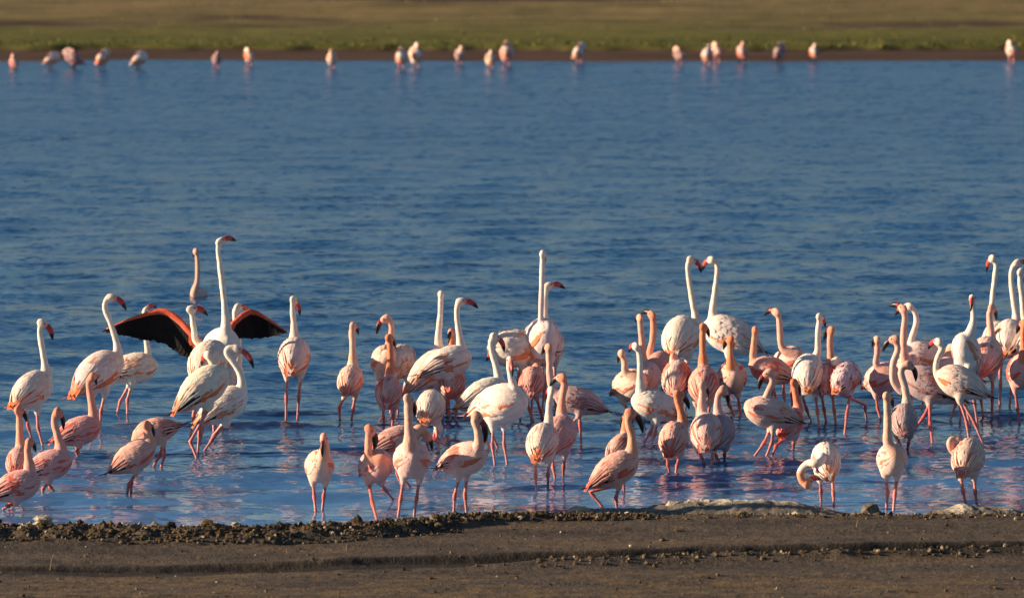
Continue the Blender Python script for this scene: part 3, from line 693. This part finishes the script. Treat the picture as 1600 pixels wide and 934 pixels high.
B('flamingo with white front and red shoulder below the right heart bird', (1143, 590, 54), -84, [(1147, 650), (1158, 650)], [(1142, 572), (1141, 545), (1141, 530)], None, 'O', rad=.8)
B('mauve flamingo facing left with upright neck and black bill laid along it', (1206, 579, 46), 176, [(1200, 650), (1214, 650)], [(1188, 588), (1177, 568), (1178, 535), (1180, 516)], (1181, 536), 'L')
B('pink necked flamingo at the back with black tipped bill pointing left', (1232, 564, 48), -60, [(1228, 640), (1238, 640)], [(1223, 545), (1219, 518), (1217, 496), (1213, 488)], (1195, 494), 'P')
B('flamingo facing left with shaded hollow breast and black bill hanging left', (1205, 645, 52), 190, [(1180, 711), (1198, 711)], [(1192, 628), (1202, 608), (1207, 594), (1201, 583)], (1186, 609), 'P', long=1.1)
B('round flamingo with bright red wing patch and dark back', (1234, 662, 48), 70, [(1207, 711, 1213, 696), (1240, 699)], [(1247, 638), (1243, 615), (1241, 598)], (1251, 620), 'O')
B('large grey white flamingo seen from behind with long straight pale neck', (1263, 585, 64), 84, [(1267, 658), (1280, 666)], [(1277, 553), (1278, 522), (1281, 495)], None, 'W')
B('flamingo with dull pink straight neck behind the large grey white one', (1292, 592, 48), 84, [(1291, 660), (1306, 663)], [(1298, 568), (1297, 540), (1298, 516)], None, 'L')
B('fluffy white and orange flamingo with head tucked and one leg bent right', (1321, 592, 50), 66, [(1320, 676), (1354, 654, 1351, 632)], [(1312, 570), (1308, 560), (1303, 566)], (1300, 580), 'G', ruffle=2.5)
B('white flamingo near the shore preening with its head curled down on the left', (1291, 721, 60), 92, [(1283, 784), (1303, 789)], [(1280, 722, -.5), (1263, 724, -.5), (1251, 737, -.5), (1254, 752, -.5), (1262, 755, -.5)], (1284, 752), 'W', rad=1.25, wide=.82)
# ---- right group
B('pale pink flamingo facing front with bill turned left, at the left of the right group', (1378, 592, 54), -62, [(1376, 655), (1384, 655)], [(1370, 572), (1371, 548), (1370, 531)], (1364, 545), 'P')
B('dark mauve flamingo facing left with black bill, one red leg stepping', (1455, 602, 58), 172, [(1430, 668), (1457, 694, 1453, 660)], [(1412, 612), (1396, 595), (1396, 568), (1403, 545), (1398, 530)], (1380, 550), 'D', pitch=14, long=1.1)
B('small dark grey flamingo with arched pale neck in front of the right group', (1412, 658, 52), 84, [(1408, 702), (1418, 700)], [(1417, 630), (1414, 605), (1408, 582), (1413, 570), (1420, 570)], (1431, 596), 'D')
B('flamingo with slim neck and black bill raised to the left', (1418, 575, 46), -80, [(1414, 650), (1422, 650)], [(1413, 555), (1412, 520), (1414, 495), (1411, 483)], (1390, 480), 'P')
B('white flamingo with curved neck and red bill pointing left in the right group', (1446, 557, 54), 188, [(1440, 640), (1454, 640)], [(1421, 558), (1424, 532), (1432, 503), (1428, 485), (1420, 479)], (1400, 494), 'W')
B('white and orange flamingo with S shaped neck and black bill over a white back', (1502, 598, 56), 172, [(1515, 692), (1535, 690)], [(1478, 606), (1463, 585), (1464, 562), (1472, 543), (1466, 534)], (1452, 548), 'G', pitch=14)
B('flamingo with short orange neck hidden behind the S necked one', (1496, 580, 46), 168, [(1485, 655), (1500, 656)], [(1480, 578), (1479, 560), (1486, 543)], None, 'P')
B('upright white flamingo stretching its breast, short neck and small bill', (1511, 553, 54), -118, [(1516, 668), (1528, 668)], [(1516, 520), (1521, 500), (1520, 478), (1519, 466)], (1515, 484), 'W', pitch=48, toward=True)
B('grey white flamingo with orange pink neck and dark bill hanging right', (1540, 558, 62), 78, [(1536, 650), (1550, 650)], [(1550, 545), (1548, 515), (1546, 490), (1550, 481)], (1559, 502), 'P')
B('tall white flamingo at the back right with red bill hanging left', (1556, 527, 50), 70, [(1553, 612), (1563, 612)], [(1549, 500), (1551, 465), (1555, 430), (1556, 412), (1550, 404)], (1543, 426), 'W')
B('white flamingo near the right edge on two thick red legs', (1576, 530, 62), 78, [(1562, 638), (1577, 638)], [(1588, 505), (1584, 470), (1580, 435), (1583, 416), (1590, 411)], (1613, 419), 'W')
B('white necked flamingo cut by the right edge of the photo', (1612, 545, 60), 80, [(1606, 645), (1620, 645)], [(1601, 500), (1597, 465), (1594, 440), (1595, 425)], (1612, 430), 'W')
B('orange necked flamingo with coral patches at the right edge', (1597, 580, 58), -84, [(1593, 662), (1606, 662)], [(1600, 560), (1599, 530), (1600, 505)], None, 'O')
B('white and mauve flamingo in the front row at right with a straight thick pink neck', (1393, 717, 56), -82, [(1385, 793, 1387, 768), (1396, 798)], [(1388, 692), (1387, 660), (1386, 635), (1386, 619)], None, 'P', rad=1.05, wide=.84)
B('flamingo in the front row at right with its head tucked into its back', (1512, 716, 60), 75, [(1509, 786), (1526, 786)], [(1492, 705, -.1), (1484, 693, -.15), (1488, 686, -.1), (1497, 690, -.1)], (1506, 697), 'P')


# ---- resting birds along the far bank
FAR = [  # x, y of the body, height px, yaw, style, label
    (22, 98, 17, 100, 'P', 'distant flamingo at the far bank nearest the left edge'),
    (80, 94, 17, 20, 'W', 'distant white flamingo second from the left at the far bank'),
    (115, 92, 22, 160, 'D', 'dull greyish distant flamingo third from the left at the far bank'),
    (160, 92, 21, 60, 'G', 'bright distant flamingo fourth from the left at the far bank'),
    (217, 94, 19, 30, 'W', 'distant flamingo leaning right, fifth from the left at the far bank'),
    (338, 93, 16, 90, 'D', 'dull brownish distant flamingo between the leaning one and the bright cream one'),
    (389, 88, 18, 110, 'G', 'bright cream distant flamingo alone left of the slim one at the far bank'),
    (519, 92, 20, -90, 'P', 'slim pink distant flamingo alone at the far bank'),
    (627, 90, 23, 80, 'G', 'left bird of the close distant pair at the far bank, cream'),
    (650, 86, 27, 100, 'W', 'right and larger bird of the close distant pair at the far bank'),
    (718, 85, 18, -80, 'D', 'dark slim distant flamingo right of the close pair'),
    (766, 93, 20, 95, 'G', 'round cream distant flamingo low at the waterline'),
    (792, 83, 26, 80, 'P', 'large dull distant flamingo right of the round cream one'),
    (905, 82, 22, 60, 'W', 'white distant flamingo alone near the middle of the far bank'),
    (1061, 86, 17, 120, 'D', 'dusky reddish distant flamingo left of the right hand pair'),
    (1105, 86, 22, 80, 'W', 'left and whiter bird of the right hand distant pair'),
    (1120, 79, 17, 110, 'P', 'right and smaller bird of the right hand distant pair'),
    (1159, 82, 22, 90, 'P', 'distant flamingo just right of the right hand pair'),
    (1218, 81, 20, 60, 'D', 'dull brown distant flamingo against the mud at right'),
    (1272, 82, 19, 90, 'G', 'bright cream distant flamingo alone at right of the far bank'),
    (1580, 78, 20, 100, 'G', 'distant flamingo nearest the right edge at the far bank'),
]
FARB = []
for i, (x, y, hp, yw, st, lab) in enumerate(FAR):
    fy = max(y + hp * .5 + 6, 99) + (3 if y > 88 else 0)
    fy = min(fy, 107)
    b = dict(label=lab, body=(x, y, hp), yaw=yw, feet=[(x - 3, fy), (x + 3, fy + .3)], neck=None, tip=None, st=st, pitch=10, mode='tuck', rad=1.0, toward=False, far=True, wide=.9, ruffle=1.5, group='flamingos resting along the far bank', long=.95, wings=True, Y=None)
    FARB.append((b, 500 + i))

LEGS = [tuple(ground(f[0], f[1])[:2]) for q in BIRDS for f in q['feet']]
yy = [38.2]
while yy[-1] < 110: yy.append(yy[-1] + np.interp(yy[-1], [46.5, 47.5, 52, 109], [.035, .06, .07, .6]))
wx = np.concatenate([np.arange(-90, -10, 4.0), np.arange(-10, -4.9, .09), np.arange(-4.9, 4.9, .04), np.arange(4.9, 10, .09), np.arange(10, 91, 4.0)])
tag(grid_obj('lake_water', wx, np.array(yy), wave_z, M['water']), kind='structure')

built = build_all([(b, i) for i, b in enumerate(BIRDS)] + FARB)

# ---- spread wings of the displaying bird
def spread(bd, root_px, lead_px, trail_px, dy):
    """lead_px: leading edge from root to tip; trail_px: trailing edge from root to tip (photo points); the wing tip swings dy metres in depth"""
    root = bd['root']; base = bd['base']; Y0 = bd['Y'] + .02
    n = 26; lt = np.linspace(0, 1, n)
    def path(pts):
        P = np.array(pts, float); d = np.concatenate([[0], np.cumsum(np.hypot(*np.diff(P, axis=0).T))]); d /= d[-1]
        return np.stack([np.interp(lt, d, P[:, 0]), np.interp(lt, d, P[:, 1])], -1)
    LE = path(lead_px); TE = path(trail_px)
    L3 = np.array([plane(x, y, Y0 + dy * t) for (x, y), t in zip(LE, lt)]); T3 = np.array([plane(x, y, Y0 + .16 + dy * t) for (x, y), t in zip(TE, lt)])
    # arm with coral coverts: a padded blade along the leading edge
    v, f, c = [], [], []
    for i in range(n):
        ch = T3[i] - L3[i]; nrm = norm(np.cross(ch, L3[min(i + 1, n - 1)] - L3[max(i - 1, 0)]))
        cw = np.interp(lt[i], [0, .45, .75, 1], [.34, .20, .15, .10]); th = np.interp(lt[i], [0, .5, 1], [.030, .018, .005])
        for q, o in ((0, 0), (.3, 1), (.7, .7), (1, .1), (.7, -.5), (.3, -.8)): v.append(L3[i] + ch * cw * q + nrm * th * o)
        c += [np.array([.72, .13, .07]) * (1 + .12 * rng.normal())] * 6
    f = [(i * 6 + q, i * 6 + (q + 1) % 6, (i + 1) * 6 + (q + 1) % 6, (i + 1) * 6 + q) for i in range(n - 1) for q in range(6)] + [tuple(range(6))[::-1], tuple((n - 1) * 6 + q for q in range(6))]
    mb = MB(); mb.add(v, f, np.clip(np.array(c), .02, .85)); wing = link('wing', mb.mesh('spread_wing', [M['plumage']], True, base), root)
    for i in range(n):                        # flight feathers, each its own piece
        a = L3[i] + (T3[i] - L3[i]) * .08; e = T3[i] + (T3[i] - L3[i]) * .02 * rng.normal()
        ch = e - a; al = norm(L3[min(i + 1, n - 1)] - L3[max(i - 1, 0)]); nr = norm(np.cross(ch, al)); wd = np.linalg.norm(L3[-1] - L3[0]) / n * 1.6
        v = []
        for q, wq in ((0, .5), (.4, .9), (.75, 1.0), (.93, .7), (1.0, .15)):
            for s in (-1, 0, 1): v.append(a + ch * q + al * wd * wq * s + nr * (.0012 * (i % 2) + (.002 if s == 0 else 0)))
        fm = MB(); ff = [(j * 3 + k, j * 3 + k + 1, j * 3 + k + 4, j * 3 + k + 3) for j in range(4) for k in range(2)]
        fm.add(v, ff, np.array([.007, .006, .0065]) * rng.uniform(.8, 1.3)); link('flight_feather', fm.mesh('flight_feather', [M['plumage']], True, base), wing)
    for i in range(9):                        # coral under-coverts overlapping the flight feathers near the body
        t = i / 9 * .22; j = int(t * (n - 1)); a = L3[j] + (T3[j] - L3[j]) * .15; ch = (T3[j] - L3[j]) * .35; al = norm(L3[j + 1] - L3[max(j - 1, 0)])
        v = []
        for q, wq in ((0, .6), (.5, 1.0), (.85, .7), (1.0, .15)):
            for s in (-1, 0, 1): v.append(a + ch * q + al * .035 * wq * s - np.array([0, .018, 0]))
        fm = MB(); fm.add(v, [(x * 3 + k, x * 3 + k + 1, x * 3 + k + 4, x * 3 + k + 3) for x in range(3) for k in range(2)], np.array([.75, .18, .09]) * rng.uniform(.8, 1.15)); link('covert_feather', fm.mesh('covert_feather', [M['plumage']], True, base), wing)
sw = next(b for b, d in zip(built, BIRDS) if 'wings spread wide' in d['label'])
spread(sw, None, [(322, 540), (302, 517), (282, 495), (266, 484), (252, 481), (234, 485), (200, 498), (166, 514)], [(314, 570), (285, 556), (268, 545), (250, 534), (222, 530), (195, 523), (168, 516)], .15)
spread(sw, None, [(352, 518), (364, 502), (378, 488), (390, 482), (402, 485), (416, 494), (434, 508), (448, 518)], [(362, 545), (366, 530), (385, 529), (408, 528), (430, 523), (447, 519)], .25)

# ---- a few dry stems on the beach
for (x, y, hh, ln) in ((78, 893, 26, 6), (541, 866, 12, 1), (449, 868, 8, -2), (1338, 832, 12, 3), (1140, 815, 8, 7)):
    p = ground(x, y); z = float(shore_z(np.array([p[0]]), np.array([p[1]]))[0]); s = px_per_m(p[1]); mb = MB()
    P = catmull([(0, 0, -.01), (ln / s * .4, 0, hh / s * .55), (ln / s, .01, hh / s)], 4); v, f = tube(P, np.linspace(.0035, .0015, len(P)), 5); mb.add(v, f, (.34, .25, .14))
    o = link('dry_stem', mb.mesh('dry_stem', [M['blade']]), None, (p[0], p[1], z))
    tag(o, {78: 'tall dry stem leaning right on the mud at far left', 541: 'thin pale stem on the mud below the front birds', 449: 'short pale stem left of the thin one on the mud', 1338: 'small stem on the mud below the rounded brown stone', 1140: 'short leaning stem in front of the long mound'}[x], 'dry stem', 'dry stems on the mud')
